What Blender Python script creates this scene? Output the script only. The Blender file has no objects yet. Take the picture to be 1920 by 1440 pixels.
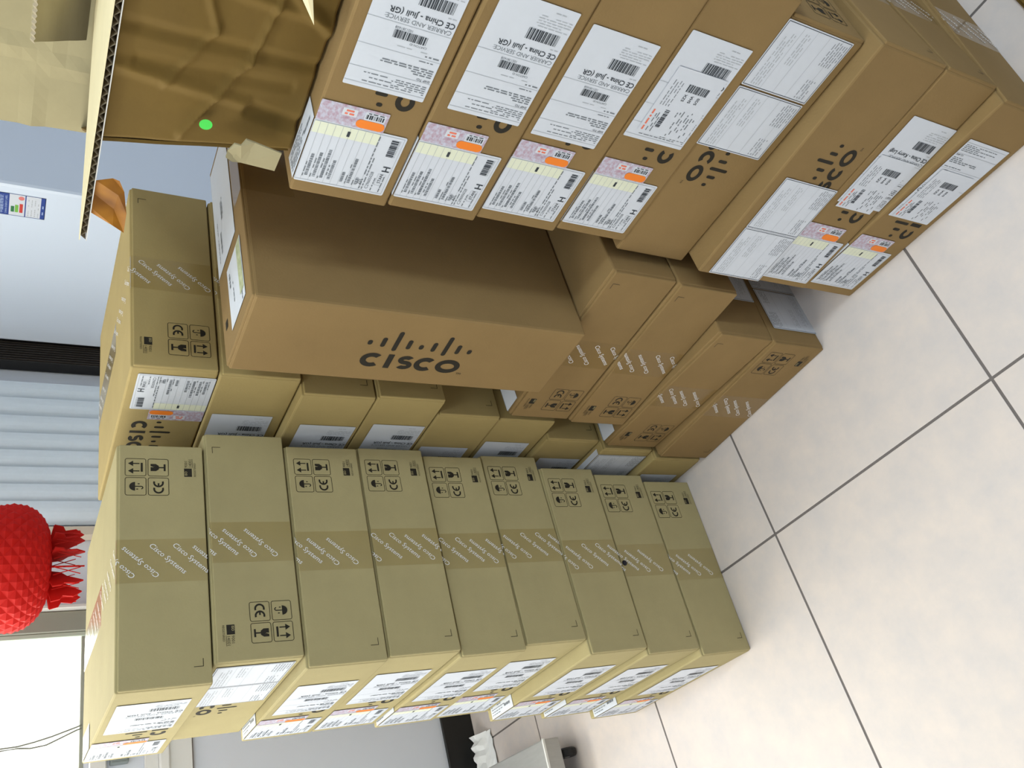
import bpy, bmesh, math, random
from mathutils import Matrix, Vector

scene = bpy.context.scene
COL = scene.collection

# ------------------------------------------------------------------ camera
# world: x/y follow the floor tiles, z up; the phone was held on its side,
# so the picture's left edge is the world's up
cam_d = bpy.data.cameras.new('camera')
cam_d.sensor_fit = 'HORIZONTAL'
cam_d.sensor_width = 36.0
cam_d.lens = 1623.1 / 1920 * 36.0
cam_d.clip_start = 0.02
cam = bpy.data.objects.new('camera', cam_d)
COL.objects.link(cam)
RIGHT = Vector((0.58471, 0.80814, 0.07086))
DOWN = Vector((0.44253, -0.24454, -0.86277))
FWD = Vector((-0.67991, 0.53583, -0.50061))
m = Matrix((DOWN, RIGHT, -FWD)).transposed().to_4x4()
m.translation = Vector((0, 0, 1.5243))
cam.matrix_world = m
scene.camera = cam

# ------------------------------------------------------------------ world, light, exposure
world = bpy.data.worlds.new('overcast_sky')
scene.world = world
world.use_nodes = True
bg = world.node_tree.nodes['Background']
bg.inputs['Color'].default_value = (0.97, 1.0, 0.93, 1)
bg.inputs['Strength'].default_value = 1.9

scene.view_settings.view_transform = 'Standard'
scene.view_settings.look = 'None'
scene.view_settings.gamma = 1.0
scene.view_settings.use_curve_mapping = False
scene.view_settings.exposure = 0.0
scene.cycles.use_denoising = True
scene.cycles.max_bounces = 8
scene.cycles.diffuse_bounces = 5
scene.cycles.sample_clamp_indirect = 6.0

XB, XF, YL, YR, ZC = -2.912, 2.4, -1.4, 3.1, 2.8      # room box
WY0, WY1, WZ0, WZ1 = -1.1, 1.163, 1.262, 2.55          # window opening in the back wall

def area_light(name, loc, size, energy, color, rot=(0, 0, 0), portal=False):
    d = bpy.data.lights.new(name, 'AREA')
    d.shape = 'RECTANGLE'
    d.size, d.size_y = size
    d.energy = energy
    d.color = color
    if portal:
        d.cycles.is_portal = True
    o = bpy.data.objects.new(name, d)
    COL.objects.link(o)
    o.location = loc
    o.rotation_euler = rot
    return o

# daylight through the window beside the stacks
area_light('window_daylight', (XB - 0.13, (WY0 + WY1) / 2, (WZ0 + WZ1) / 2), (WZ1 - WZ0, WY1 - WY0), 72,
           (1.0, 0.98, 0.88), (0, math.radians(-90), 0))
# fill light through an unseen window added in the left wall
VX0, VX1, VZ0, VZ1 = -2.8, -1.55, 0.8, 2.4
area_light('side_window_fill', ((VX0 + VX1) / 2, YL - 0.13, (VZ0 + VZ1) / 2), (VX1 - VX0, VZ1 - VZ0), 38,
           (1.0, 0.98, 0.92), (math.radians(90), 0, 0))
FILL_LAMPS = [(-0.2, 0.1), (1.3, 0.9)]  # unseen lamps, added to brighten box fronts and tops
FILL_LAMP_W = 15.0

# ------------------------------------------------------------------ helpers
def link(o, parent=None):
    COL.objects.link(o)
    if parent is not None:
        o.parent = parent
    return o

def obj(name, me, mat=None, parent=None, matrix=None, smooth=False):
    if mat is not None and len(me.materials) == 0:
        me.materials.append(mat)
    o = bpy.data.objects.new(name, me)
    link(o, parent)
    if matrix is not None:
        o.matrix_local = matrix
    if smooth:
        for p in me.polygons:
            p.use_smooth = True
    return o

def thing(name, label, cat, loc=(0, 0, 0), rotz=0.0, group=None):
    o = bpy.data.objects.new(name, None)
    o.empty_display_size = 0.05
    link(o)
    o.location = loc
    o.rotation_euler = (0, 0, rotz)
    tag(o, label, cat, group)
    return o

def tag(o, label, cat, group=None):
    o['label'] = label
    o['category'] = cat
    if group:
        o['group'] = group
    return o

def struct(o):
    o['kind'] = 'structure'
    return o

def mesh(name, verts, faces):
    me = bpy.data.meshes.new(name)
    me.from_pydata([tuple(v) for v in verts], [], faces)
    me.update()
    return me

def bm_mesh(name, bm):
    bmesh.ops.recalc_face_normals(bm, faces=bm.faces)
    me = bpy.data.meshes.new(name)
    bm.to_mesh(me)
    bm.free()
    return me

def add_box(bm, x0, x1, y0, y1, z0, z1, bevel=0.0, seg=2):
    r = bmesh.ops.create_cube(bm, size=1.0)
    vs = r['verts']
    for v in vs:
        v.co = Vector((x0 + (v.co.x + .5) * (x1 - x0), y0 + (v.co.y + .5) * (y1 - y0), z0 + (v.co.z + .5) * (z1 - z0)))
    if bevel > 0:
        es = set()
        for v in vs:
            es.update(v.link_edges)
        bmesh.ops.bevel(bm, geom=list(es), offset=bevel, segments=seg, profile=0.5, affect='EDGES')

def box(name, x0, x1, y0, y1, z0, z1, bevel=0.0, seg=2):
    bm = bmesh.new()
    add_box(bm, x0, x1, y0, y1, z0, z1, bevel, seg)
    return bm_mesh(name, bm)

def tube(bm, pts, r, n=8):
    pts = [Vector(p) for p in pts]
    rings = []
    for i, p in enumerate(pts):
        t = (pts[min(i + 1, len(pts) - 1)] - pts[max(i - 1, 0)]).normalized()
        a = t.cross(Vector((0, 0, 1)))
        if a.length < 1e-3:
            a = t.cross(Vector((1, 0, 0)))
        a.normalize()
        b = t.cross(a)
        rings.append([bm.verts.new(p + r * (math.cos(2 * math.pi * k / n) * a + math.sin(2 * math.pi * k / n) * b)) for k in range(n)])
    for i in range(len(rings) - 1):
        for k in range(n):
            bm.faces.new((rings[i][k], rings[i][(k + 1) % n], rings[i + 1][(k + 1) % n], rings[i + 1][k]))
    bm.faces.new(rings[0])
    bm.faces.new(rings[-1])

def lathe(bm, prof, n=24, cx=0, cy=0):
    rings = []
    for r, z in prof:
        rings.append([bm.verts.new((cx + r * math.cos(2 * math.pi * k / n), cy + r * math.sin(2 * math.pi * k / n), z)) for k in range(n)])
    for i in range(len(rings) - 1):
        for k in range(n):
            bm.faces.new((rings[i][k], rings[i][(k + 1) % n], rings[i + 1][(k + 1) % n], rings[i + 1][k]))

# ------------------------------------------------------------------ materials
MATS = {}
def srgb(c):
    return tuple(((x / 255) / 12.92 if x / 255 <= 0.04045 else ((x / 255 + 0.055) / 1.055) ** 2.4) for x in c)

def mat(name, rgb, rough=0.8, spec=0.35, metal=0.0, var=0.0, scale=20.0, bump=0.0, bscale=120.0, stretch=(1, 1, 1),
        rgb2=None, emit=None, rnd=0.0, detail=4.0, transl=0.0):
    if name in MATS:
        return MATS[name]
    M = bpy.data.materials.new(name)
    M.use_nodes = True
    nt = M.node_tree
    b = nt.nodes['Principled BSDF']
    c = srgb(rgb)
    b.inputs['Base Color'].default_value = (*c, 1)
    b.inputs['Roughness'].default_value = rough
    b.inputs['Specular IOR Level'].default_value = spec
    b.inputs['Metallic'].default_value = metal
    L = nt.links
    if var > 0 or bump > 0 or rgb2:
        tc = nt.nodes.new('ShaderNodeTexCoord')
        mp = nt.nodes.new('ShaderNodeMapping')
        mp.inputs['Scale'].default_value = stretch
        L.new(tc.outputs['Object'], mp.inputs['Vector'])
    if var > 0 or rgb2:
        nz = nt.nodes.new('ShaderNodeTexNoise')
        nz.inputs['Scale'].default_value = scale
        nz.inputs['Detail'].default_value = detail
        nz.inputs['Roughness'].default_value = 0.65
        L.new(mp.outputs['Vector'], nz.inputs['Vector'])
        rp = nt.nodes.new('ShaderNodeValToRGB')
        rp.color_ramp.elements[0].position = 0.3
        rp.color_ramp.elements[1].position = 0.7
        ca = srgb(rgb2) if rgb2 else tuple(x * (1 - var) for x in c)
        cb = c if rgb2 else tuple(min(1, x * (1 + var)) for x in c)
        rp.color_ramp.elements[0].color = (*ca, 1)
        rp.color_ramp.elements[1].color = (*cb, 1)
        L.new(nz.outputs['Fac'], rp.inputs['Fac'])
        out = rp.outputs['Color']
        if rnd > 0:
            oi = nt.nodes.new('ShaderNodeObjectInfo')
            mr = nt.nodes.new('ShaderNodeMapRange')
            mr.inputs['To Min'].default_value = 1 - rnd
            mr.inputs['To Max'].default_value = 1 + rnd
            L.new(oi.outputs['Random'], mr.inputs['Value'])
            hv = nt.nodes.new('ShaderNodeHueSaturation')
            L.new(mr.outputs['Result'], hv.inputs['Value'])
            L.new(out, hv.inputs['Color'])
            out = hv.outputs['Color']
        L.new(out, b.inputs['Base Color'])
    if bump > 0:
        n2 = nt.nodes.new('ShaderNodeTexNoise')
        n2.inputs['Scale'].default_value = bscale
        n2.inputs['Detail'].default_value = 3.0
        L.new(mp.outputs['Vector'], n2.inputs['Vector'])
        bp = nt.nodes.new('ShaderNodeBump')
        bp.inputs['Strength'].default_value = bump
        bp.inputs['Distance'].default_value = 0.002
        L.new(n2.outputs['Fac'], bp.inputs['Height'])
        L.new(bp.outputs['Normal'], b.inputs['Normal'])
    if emit:
        b.inputs['Emission Color'].default_value = (*srgb(emit[0]), 1)
        b.inputs['Emission Strength'].default_value = emit[1]
    if transl > 0:
        tr = nt.nodes.new('ShaderNodeBsdfTranslucent')
        tr.inputs['Color'].default_value = (*c, 1)
        mx = nt.nodes.new('ShaderNodeMixShader')
        mx.inputs['Fac'].default_value = transl
        L.new(b.outputs['BSDF'], mx.inputs[1])
        L.new(tr.outputs['BSDF'], mx.inputs[2])
        L.new(mx.outputs['Shader'], nt.nodes['Material Output'].inputs['Surface'])
    MATS[name] = M
    return M

def film(name, rgb, opacity, rough, tint=(1, 1, 1, 1)):
    """clear adhesive film: mostly see-through with a glossy skin"""
    M = bpy.data.materials.new(name)
    M.use_nodes = True
    nt = M.node_tree
    b = nt.nodes['Principled BSDF']
    b.inputs['Base Color'].default_value = (*srgb(rgb), 1)
    b.inputs['Roughness'].default_value = rough
    b.inputs['Specular IOR Level'].default_value = 0.5
    t = nt.nodes.new('ShaderNodeBsdfTransparent')
    t.inputs['Color'].default_value = tint
    g = nt.nodes.new('ShaderNodeBsdfGlossy')
    g.inputs['Roughness'].default_value = rough
    fr = nt.nodes.new('ShaderNodeFresnel')
    fr.inputs['IOR'].default_value = 1.42
    mx = nt.nodes.new('ShaderNodeMixShader')
    mx.inputs['Fac'].default_value = opacity
    nt.links.new(t.outputs[0], mx.inputs[1])
    nt.links.new(b.outputs[0], mx.inputs[2])
    m2 = nt.nodes.new('ShaderNodeMixShader')
    # a single film skin: mirror only on its outer side, no total reflection from within
    ge = nt.nodes.new('ShaderNodeNewGeometry')
    iv = nt.nodes.new('ShaderNodeMath')
    iv.operation = 'SUBTRACT'
    iv.inputs[0].default_value = 1.0
    nt.links.new(ge.outputs['Backfacing'], iv.inputs[1])
    ml = nt.nodes.new('ShaderNodeMath')
    ml.operation = 'MULTIPLY'
    nt.links.new(fr.outputs[0], ml.inputs[0])
    nt.links.new(iv.outputs[0], ml.inputs[1])
    nt.links.new(ml.outputs[0], m2.inputs['Fac'])
    nt.links.new(mx.outputs[0], m2.inputs[1])
    nt.links.new(g.outputs[0], m2.inputs[2])
    nt.links.new(m2.outputs[0], nt.nodes['Material Output'].inputs['Surface'])
    return M

KRAFT_A = mat('kraft_cool_light_tint', (166, 154, 113), 0.85, 0.25, var=0.05, scale=9, bump=0.12, bscale=260, stretch=(1, 1, 1), rnd=0.03)  # one board for all stacks; each stack's light colour is put into its tint
KRAFT_B = mat('kraft_warm_light_tint', (137, 112, 73), 0.85, 0.25, var=0.05, scale=9, bump=0.12, bscale=260, rnd=0.03)  # same board, browner and darker to match the light on its stacks
KRAFT_M = mat('kraft_yellow_light_tint', (170, 150, 100), 0.85, 0.25, var=0.05, scale=9, bump=0.12, bscale=260, rnd=0.03)  # same board, yellower to match the light on the stack behind
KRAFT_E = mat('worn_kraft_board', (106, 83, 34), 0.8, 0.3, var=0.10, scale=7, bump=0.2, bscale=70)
KRAFT_G = mat('grey_kraft_board', (158, 148, 116), 0.85, 0.25, var=0.06, scale=8, bump=0.12, bscale=90)
KRAFT_L = mat('pale_board_liner', (226, 214, 176), 0.85, 0.25, var=0.03, scale=10)
FLUTE = mat('corrugated_core', (160, 148, 126), 0.9, 0.2)
FLUTE_W = mat('cut_paper_edge', (206, 204, 200), 0.9, 0.2)
TAPE = film('parcel_tape_film', (128, 104, 52), 0.10, 0.2, (0.985, 0.965, 0.90, 1))
TAPE_W = mat('white_tape_ink', (232, 232, 234), 0.4, 0.5)
INK = mat('black_ink', (38, 34, 26), 0.7, 0.3)
INK_S = mat('thin_black_ink', (66, 58, 40), 0.8, 0.3)
PAPER = mat('label_paper', (208, 213, 223), 0.55, 0.4, var=0.015, scale=30)
PRINT = mat('thermal_print_grey', (118, 124, 132), 0.6, 0.3)
PRINT_D = mat('thermal_print_dark', (52, 58, 66), 0.6, 0.3)
PRINT_M = mat('thermal_print_mid', (150, 155, 164), 0.6, 0.3)
PRINT_L = mat('thermal_print_light', (176, 181, 189), 0.6, 0.3)
YELLOW = mat('pale_yellow_label_band', (222, 226, 204), 0.55, 0.4)
ORANGE = mat('orange_sticker', (238, 128, 34), 0.5, 0.4)
HOLO = mat('security_foil', (198, 205, 222), 0.35, 0.5, rgb2=(172, 134, 152), scale=130, detail=2)
RED_T = mat('red_print', (226, 120, 96), 0.6, 0.3)

# ------------------------------------------------------------------ flat print shapes
def rect(x0, y0, x1, y1):
    return [[(x0, y0), (x1, y0), (x1, y1), (x0, y1)]]

def frame(x0, y0, x1, y1, t):
    return rect(x0, y0, x1, y0 + t) + rect(x0, y1 - t, x1, y1) + rect(x0, y0 + t, x0 + t, y1 - t) + rect(x1 - t, y0 + t, x1, y1 - t)

def stroke_arc(cx, cy, rx, ry, a0, a1, t, n=14, ty=None):
    ty = ty or t
    out = []
    for i in range(n):
        p, q = [math.radians(a0 + (a1 - a0) * k / n) for k in (i, i + 1)]
        f = lambda a, s: (cx + (rx + s * t / 2) * math.cos(a), cy + (ry + s * ty / 2) * math.sin(a))
        poly = [f(p, -1), f(p, 1), f(q, 1), f(q, -1)]
        if a1 < a0:
            poly.reverse()
        out.append(poly)
    return out

def disc(cx, cy, rx, ry=None, n=16, a0=0, a1=360):
    ry = ry or rx
    k = n if a1 - a0 >= 360 else n + 1
    return [[(cx + rx * math.cos(math.radians(a0 + (a1 - a0) * i / n)), cy + ry * math.sin(math.radians(a0 + (a1 - a0) * i / n))) for i in range(k)]]

def capsule(cx, y0, y1, w):
    r = w / 2
    pts = [(cx + r * math.cos(math.radians(a)), y1 - r + r * math.sin(math.radians(a))) for a in range(0, 181, 30)]
    pts += [(cx + r * math.cos(math.radians(a)), y0 + r + r * math.sin(math.radians(a))) for a in range(180, 361, 30)]
    return [pts]

def rounded_frame(x0, y0, x1, y1, r, t):
    out = rect(x0 + r, y0, x1 - r, y0 + t) + rect(x0 + r, y1 - t, x1 - r, y1) + rect(x0, y0 + r, x0 + t, y1 - r) + rect(x1 - t, y0 + r, x1, y1 - r)
    for cx, cy, a in ((x1 - r, y1 - r, 0), (x0 + r, y1 - r, 90), (x0 + r, y0 + r, 180), (x1 - r, y0 + r, 270)):
        out += stroke_arc(cx, cy, r - t / 2, r - t / 2, a, a + 90, t, 4)
    return out

def rounded_rect(x0, y0, x1, y1, r):
    pts = []
    for cx, cy, a in ((x1 - r, y1 - r, 0), (x0 + r, y1 - r, 90), (x0 + r, y0 + r, 180), (x1 - r, y0 + r, 270)):
        pts += [(cx + r * math.cos(math.radians(a + 22.5 * k)), cy + r * math.sin(math.radians(a + 22.5 * k))) for k in range(5)]
    return [pts]

def xf(polys, dx=0, dy=0, rot=0, s=1.0):
    c, n = math.cos(math.radians(rot)), math.sin(math.radians(rot))
    return [[(dx + s * (c * x - n * y), dy + s * (n * x + c * y)) for x, y in p] for p in polys]

def clip(polys, x0, y0, x1, y1):
    out = []
    for p in polys:
        for ax, lim, sg in ((0, x0, 1), (0, x1, -1), (1, y0, 1), (1, y1, -1)):
            q = []
            for i in range(len(p)):
                a, b = p[i], p[(i + 1) % len(p)]
                ia, ib = sg * (a[ax] - lim) >= 0, sg * (b[ax] - lim) >= 0
                if ia:
                    q.append(a)
                if ia != ib:
                    t = (lim - a[ax]) / (b[ax] - a[ax])
                    q.append((a[0] + t * (b[0] - a[0]), a[1] + t * (b[1] - a[1])))
            p = q
            if len(p) < 3:
                break
        if len(p) >= 3:
            out.append(p)
    return out

TEXT = {}
def text(s, size, x=0, y=0, rot=0, bold=0.0, center=False, shear=0.0, squeeze=1.0):
    key = (s, bold, shear, center)
    if key not in TEXT:
        cu = bpy.data.curves.new('t', 'FONT')
        cu.body = s
        cu.size = 1.0
        cu.resolution_u = 2
        cu.offset = bold
        cu.shear = shear
        cu.align_x = 'CENTER' if center else 'LEFT'
        cu.fill_mode = 'FRONT'
        o = bpy.data.objects.new('t', cu)
        COL.objects.link(o)
        dg = bpy.context.evaluated_depsgraph_get()
        me = bpy.data.meshes.new_from_object(o.evaluated_get(dg))
        polys = []
        for p in me.polygons:
            pts = [(me.vertices[i].co.x, me.vertices[i].co.y) for i in p.vertices]
            a = sum(pts[i][0] * pts[(i + 1) % len(pts)][1] - pts[(i + 1) % len(pts)][0] * pts[i][1] for i in range(len(pts)))
            polys.append(pts if a > 0 else pts[::-1])
        bpy.data.objects.remove(o)
        bpy.data.curves.remove(cu)
        bpy.data.meshes.remove(me)
        TEXT[key] = polys
    P = [[(px * squeeze, py) for px, py in p] for p in TEXT[key]]
    return xf(P, x, y, rot, size)

def barcode(x, y, w, h, seed, vertical=False):
    rng = random.Random(seed)
    out, t = [], 0.0
    L = h if vertical else w
    while t < L:
        b = rng.choice((0.0006, 0.001, 0.0016, 0.0022))
        if vertical:
            out += rect(x, y + t, x + w, min(y + t + b, y + h))
        else:
            out += rect(x + t, y, min(x + t + b, x + w), y + h)
        t += b + rng.choice((0.0006, 0.0009, 0.0014))
    return out

def words(x, y, w, h, seed, fill=0.8, vertical=False):
    """a line of print too small to read: short dashes of word length"""
    rng = random.Random(seed)
    out, t = [], 0.0
    L = h if vertical else w
    while t < L - 0.002:
        b = min(rng.uniform(0.003, 0.011), L - t)
        if rng.random() < fill:
            out += rect(x, y + t, x + w, y + t + b) if vertical else rect(x + t, y, x + t + b, y + h)
        t += b + rng.uniform(0.0012, 0.003)
    return out

def flat(name, polys):
    vs, fs = [], []
    for p in polys:
        fs.append(tuple(range(len(vs), len(vs) + len(p))))
        vs += [(x, y, 0.0) for x, y in p]
    return mesh(name, vs, fs)

def logo():
    """bridge of nine bars over the five letters, about 0.146 wide, base line at 0"""
    out = []
    H = 0.028
    pitch = 0.0172
    for k, (a, b) in enumerate([(8, 17), (6, 24), (0, 38), (6, 24), (8, 17), (6, 24), (0, 38), (6, 24), (8, 17)]):
        out += capsule(0.0040 + k * pitch, H + 0.007 + a * 0.001, H + 0.007 + b * 0.001, 0.0062)
    t = 0.0078
    r = H / 2 - t / 2
    C = lambda x: stroke_arc(x + r + t / 2, H / 2, r + 0.001, r, 48, 312, t, 16)
    out += C(0.003)
    out += rect(0.0365, 0, 0.0445, H)
    q = (H - t) / 4
    out += stroke_arc(0.063, H - t / 2 - q, 0.0075, q, 40, 270, t * .92, 12) + stroke_arc(0.063, t / 2 + q, 0.0075, q, 90, -140, t * .92, 12)
    out += C(0.077)
    out += stroke_arc(0.124, H / 2, r + 0.0035, r, 0, 360, t, 24)
    out += text('TM', 0.0055, 0.142, -0.001)
    return out

def handling_symbols():
    """four pictograms in rounded squares (0.0355), each with its own corner at the origin"""
    s = 0.0355
    fr = rounded_frame(0, 0, s, s, 0.004, 0.0011)
    put = lambda p: xf(p, s / 2, s / 2)
    u = disc(0, 0.001, 0.0085, 0.0095, 14, 0, 180) + rect(-0.0009, -0.009, 0.0009, 0.001) + stroke_arc(-0.0025, -0.009, 0.0025, 0.0028, 180, 360, 0.0018, 6)
    u += disc(0.005, -0.005, 0.001, 0.002, 8) + disc(-0.0055, -0.0025, 0.001, 0.002, 8)
    a = rect(-0.009, -0.012, 0.009, -0.0085)
    for cx in (-0.0075, 0.0075):
        a += rect(cx - 0.001, -0.0065, cx + 0.001, 0.006) + [[(cx - 0.0055, 0.004), (cx + 0.0055, 0.004), (cx, 0.0125)]]
    c = stroke_arc(-0.003, 0, 0.0075, 0.0075, 70, 290, 0.0032, 12)
    c += stroke_arc(0.0095, 0, 0.0075, 0.0075, 70, 290, 0.0032, 12) + rect(0.003, -0.0014, 0.0085, 0.0014)
    gl = [[(-0.0072, 0.013), (-0.0072, 0.004), (-0.0035, -0.001), (0.0035, -0.001), (0.0072, 0.004), (0.0072, 0.013), (0.0030, 0.013), (0.0012, 0.008), (0.0030, 0.0055), (0.0004, 0.0085), (0.0008, 0.013)]]
    gl += rect(-0.0012, -0.0095, 0.0012, -0.001) + rect(-0.007, -0.0125, 0.007, -0.0092)
    return fr, [put(u), put(a), put(xf(c, -0.002, 0)), put(gl)]

def iso_mark():
    ink = rect(0, 0.006, 0.017, 0.0152) + rect(0, 0.0152, 0.017, 0.0195) 
    pr = rect(0.0185, 0.0045, 0.037, 0.0052) + text('9001', 0.0075, 0.0185, 0.0135) + text('14001', 0.0075, 0.0185, 0.0062)
    pr += text('REGISTERED', 0.0052, 0.0, -0.001)
    iso = text('ISO', 0.006, 0.002, 0.0143, bold=0.02)
    return ink, pr, iso

def tape_lettering(phase, H=0.15, length=None):
    out = []
    k0 = -2
    n = int((length or H) / 0.038) + 4
    t = text('Cisco Systems', 0.0133, bold=0.003, center=True, shear=0.15)
    for k in range(k0, n):
        y = phase + k * 0.038
        r = -133 if (k % 4) in (0, 1) else 47
        out += xf(t, 0.039, y, r)
    return clip(out, 0.001, 0.001, 0.077, (length or H) - 0.001)

def product_label():
    W_, H_ = 0.111, 0.136
    paper = rounded_rect(0, 0, W_, H_, 0.003)
    light = frame(0.003, 0.003, W_ - 0.003, H_ + 0.0, 0.0008)
    grey, dark = [], []
    for i in range(9):
        y = 0.040 + i * 0.0108
        light += rect(0.004, y, W_ - 0.004, y + 0.0005)
    rows = [(0.119, 40), (0.108, 44), (0.097, 52), (0.086, 36), (0.067, 18), (0.056, 46), (0.045, 14)]
    for i, (y, w) in enumerate(rows):
        grey += barcode(0.012, y, w * 0.001, 0.0044, 50 + i)
        grey += words(0.010, y + 0.006, w * 0.0008, 0.0016, 80 + i)
    grey += words(0.006, 0.0385, 0.098, 0.0018, 3, 0.95) + words(0.006, 0.0345, 0.06, 0.0018, 4, 0.95)
    dark += text('H', 0.016, 0.044, 0.006, bold=0.012)
    dark += text('STAN', 0.0072, 0.022, 0.012) + text('2TI', 0.0068, 0.014, 0.0405)
    grey += text('C29605028', 0.007, 0.008, 0.027) + words(0.006, 0.021, 0.03, 0.0016, 7) + words(0.006, 0.0085, 0.03, 0.0016, 9)
    light += frame(0.018, 0.008, 0.040, 0.020, 0.0005)
    dark += barcode(0.073, 0.010, 0.030, 0.011, 21)
    light += words(0.073, 0.0075, 0.03, 0.0015, 31)
    yellow = rect(0.088, 0.040, 0.1075, 0.1345)
    dark += rect(0.092, 0.082, 0.101, 0.0862)
    return paper, light, grey, dark, yellow

def shipping_label(seed, name_line):
    """own frame: x = reading direction (0.116), y up (0.188)"""
    W_, H_ = 0.116, 0.188
    paper = rounded_rect(0, 0, W_, H_, 0.002)
    light, grey, dark = [], [], []
    light += rect(0.001, H_ - 0.007, W_ - 0.001, H_ - 0.0062)
    for i in range(5):
        grey += words(0.004, H_ - 0.0115 - i * 0.0032, 0.05 if i % 2 else 0.09, 0.0014, seed + i, 0.85)
    light += rect(0.0, H_ - 0.030, W_, H_ - 0.0292)
    dark += text('SHIP TO:', 0.0052, 0.003, H_ - 0.0345)
    for i in range(4):
        grey += words(0.004, H_ - 0.040 - i * 0.0034, (0.026, 0.03, 0.075, 0.075)[i], 0.0018, seed + 20 + i, 0.95)
    light += rect(0.0, H_ - 0.064, W_, H_ - 0.0633)
    grey += words(0.004, H_ - 0.069, 0.02, 0.002, seed + 30) + words(0.004, H_ - 0.0605, 0.05, 0.0014, seed + 33)
    light += words(0.012, H_ - 0.073, 0.055, 0.0012, seed + 31)
    dark += barcode(0.030, H_ - 0.094, 0.046, 0.0115, seed + 40)
    grey += text('CARTON ID', 0.0045, 0.026, H_ - 0.0805) + text('1051381608', 0.005, 0.052, H_ - 0.0985)
    light += rect(0.0, H_ - 0.103, W_, H_ - 0.1022)
    grey += text('CARRIER AND SERVICE:', 0.0088, 0.003, H_ - 0.1118)
    dark += text(name_line, 0.0112, 0.002, H_ - 0.1225, bold=0.012)
    light += words(0.004, H_ - 0.129, 0.012, 0.0015, seed + 51)
    dark += barcode(0.012, H_ - 0.150, 0.048, 0.0165, seed + 60)
    for i in range(5):
        light += words(0.004, H_ - 0.1555 - i * 0.0038, 0.05, 0.0013, seed + 70 + i, 0.85)
    light += words(0.018, H_ - 0.179, 0.016, 0.0016, seed + 80)
    return paper, light, grey, clip(dark, 0.0005, 0.0005, W_ - 0.0005, H_)

def waybill():
    """courier slip, 0.118 (along box) x 0.094"""
    W_, H_ = 0.118, 0.094
    paper = rect(0, 0, W_, H_)
    grey, dark, red = [], [], []
    red += words(0.004, H_ - 0.0085, 0.040, 0.0032, 5, 1.0)
    for i in range(3):
        grey += words(0.004, H_ - 0.0155 - i * 0.004, 0.036, 0.0018, 300 + i, 0.6)
    dark += barcode(0.014, H_ - 0.034, 0.032, 0.0085, 310)
    for i in range(9):
        grey += words(0.003 + 0.002 * (i % 3), 0.008 + i * 0.0052, 0.045, 0.0019, 320 + i, 0.55)
    for i in range(4):
        grey += words(0.052, H_ - 0.010 - i * 0.0052, 0.045, 0.0013, 340 + i, 0.95)
    dark += barcode(0.083, 0.018, 0.013, 0.040, 350, vertical=True)
    for i, s in enumerate(('SZX', 'SHA', 'S/20')):
        dark += text(s, 0.0072, 0.066, 0.050 - i * 0.0125, bold=0.01)
    return paper, grey, dark, red

def document_label(seed):
    """framed sheet, 0.114 x 0.134, print runs along x"""
    W_, H_ = 0.114, 0.134
    paper = rounded_rect(0, 0, W_, H_, 0.002)
    dark = frame(0.002, 0.002, W_ - 0.002, H_ - 0.002, 0.0009)
    grey, light = [], []
    rng = random.Random(seed)
    for y in (0.020, 0.046, 0.072, 0.098):
        light += rect(0.003, y, W_ - 0.003, y + 0.0005)
    for i in range(6):
        grey += words(0.066, 0.006 + i * 0.0048, 0.042, 0.0018, seed + i, 0.9)
    for i in range(4):
        grey += words(0.006, 0.012 + i * 0.0052, 0.034, 0.0017, seed + 10 + i, 0.8)
    for i in range(4):
        light += words(0.006, 0.104 + i * 0.0048, 0.09, 0.0016, seed + 20 + i, 0.9)
    for i in range(3):
        light += words(0.05, 0.078 + i * 0.0048, 0.052, 0.0016, seed + 30 + i, 0.9)
    return paper, light, grey, dark

ME = {}
ME['logo'] = flat('logo', logo())
_l, _i = handling_symbols()
ME['sym_line'] = flat('symbol_frame', _l)
SYMS = [('umbrella_symbol', 0.0, 0.038), ('up_arrows_symbol', 0.038, 0.038), ('ce_symbol', 0.0, 0.0), ('glass_symbol', 0.038, 0.0)]
for (_n, _x, _y), _p in zip(SYMS, _i):
    ME[_n] = flat(_n, _p)
_a, _b, _c = iso_mark()
ME['iso_ink'], ME['iso_print'], ME['iso_text'] = flat('iso_block', _a), flat('iso_lines', _b), flat('iso_text', _c)
ME['corner'] = flat('corner_mark', rect(0, 0, 0.0135, 0.0012) + rect(0, 0.0012, 0.0012, 0.0155))
NPH = 6
for k in range(NPH):
    ME['tl%d' % k] = flat('tape_lettering', tape_lettering(0.006 + 0.152 * k / NPH))
ME['tt'] = flat('tape_lettering_top', tape_lettering(0.0, length=0.485))
P = product_label()
for nm, p in zip(('pl_paper', 'pl_light', 'pl_grey', 'pl_dark', 'pl_yellow'), P):
    ME[nm] = flat(nm, p)
ME['pl_wrap'] = flat('pl_wrap', rect(0, 0, 0.111, 0.045))
ME['pl_wrap_print'] = flat('pl_wrap_print', sum([words(0.006, 0.006 + 0.006 * i, 0.05 + 0.008 * (i % 3), 0.002, 400 + i, 0.9) for i in range(6)], []) + barcode(0.07, 0.012, 0.03, 0.006, 77))
ME['holo'] = flat('security_foil', rounded_rect(0, 0, 0.033, 0.098, 0.0015))
ME['holo_white'] = flat('foil_panels', rect(0.014, 0.004, 0.029, 0.034) + rect(0.016, 0.045, 0.028, 0.066))
ME['holo_print'] = flat('foil_print', barcode(0.018, 0.006, 0.007, 0.026, 9, True) + words(0.0265, 0.007, 0.0015, 0.024, 11, 1.0, True))
ME['holo_red'] = flat('foil_mark', words(0.018, 0.049, 0.003, 0.014, 12, 1.0, True) + rect(0.023, 0.05, 0.026, 0.061))
ME['orange'] = flat('orange_sticker', xf(capsule(0, 0, 0.042, 0.0135), 0.0085, 0.0))
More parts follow.
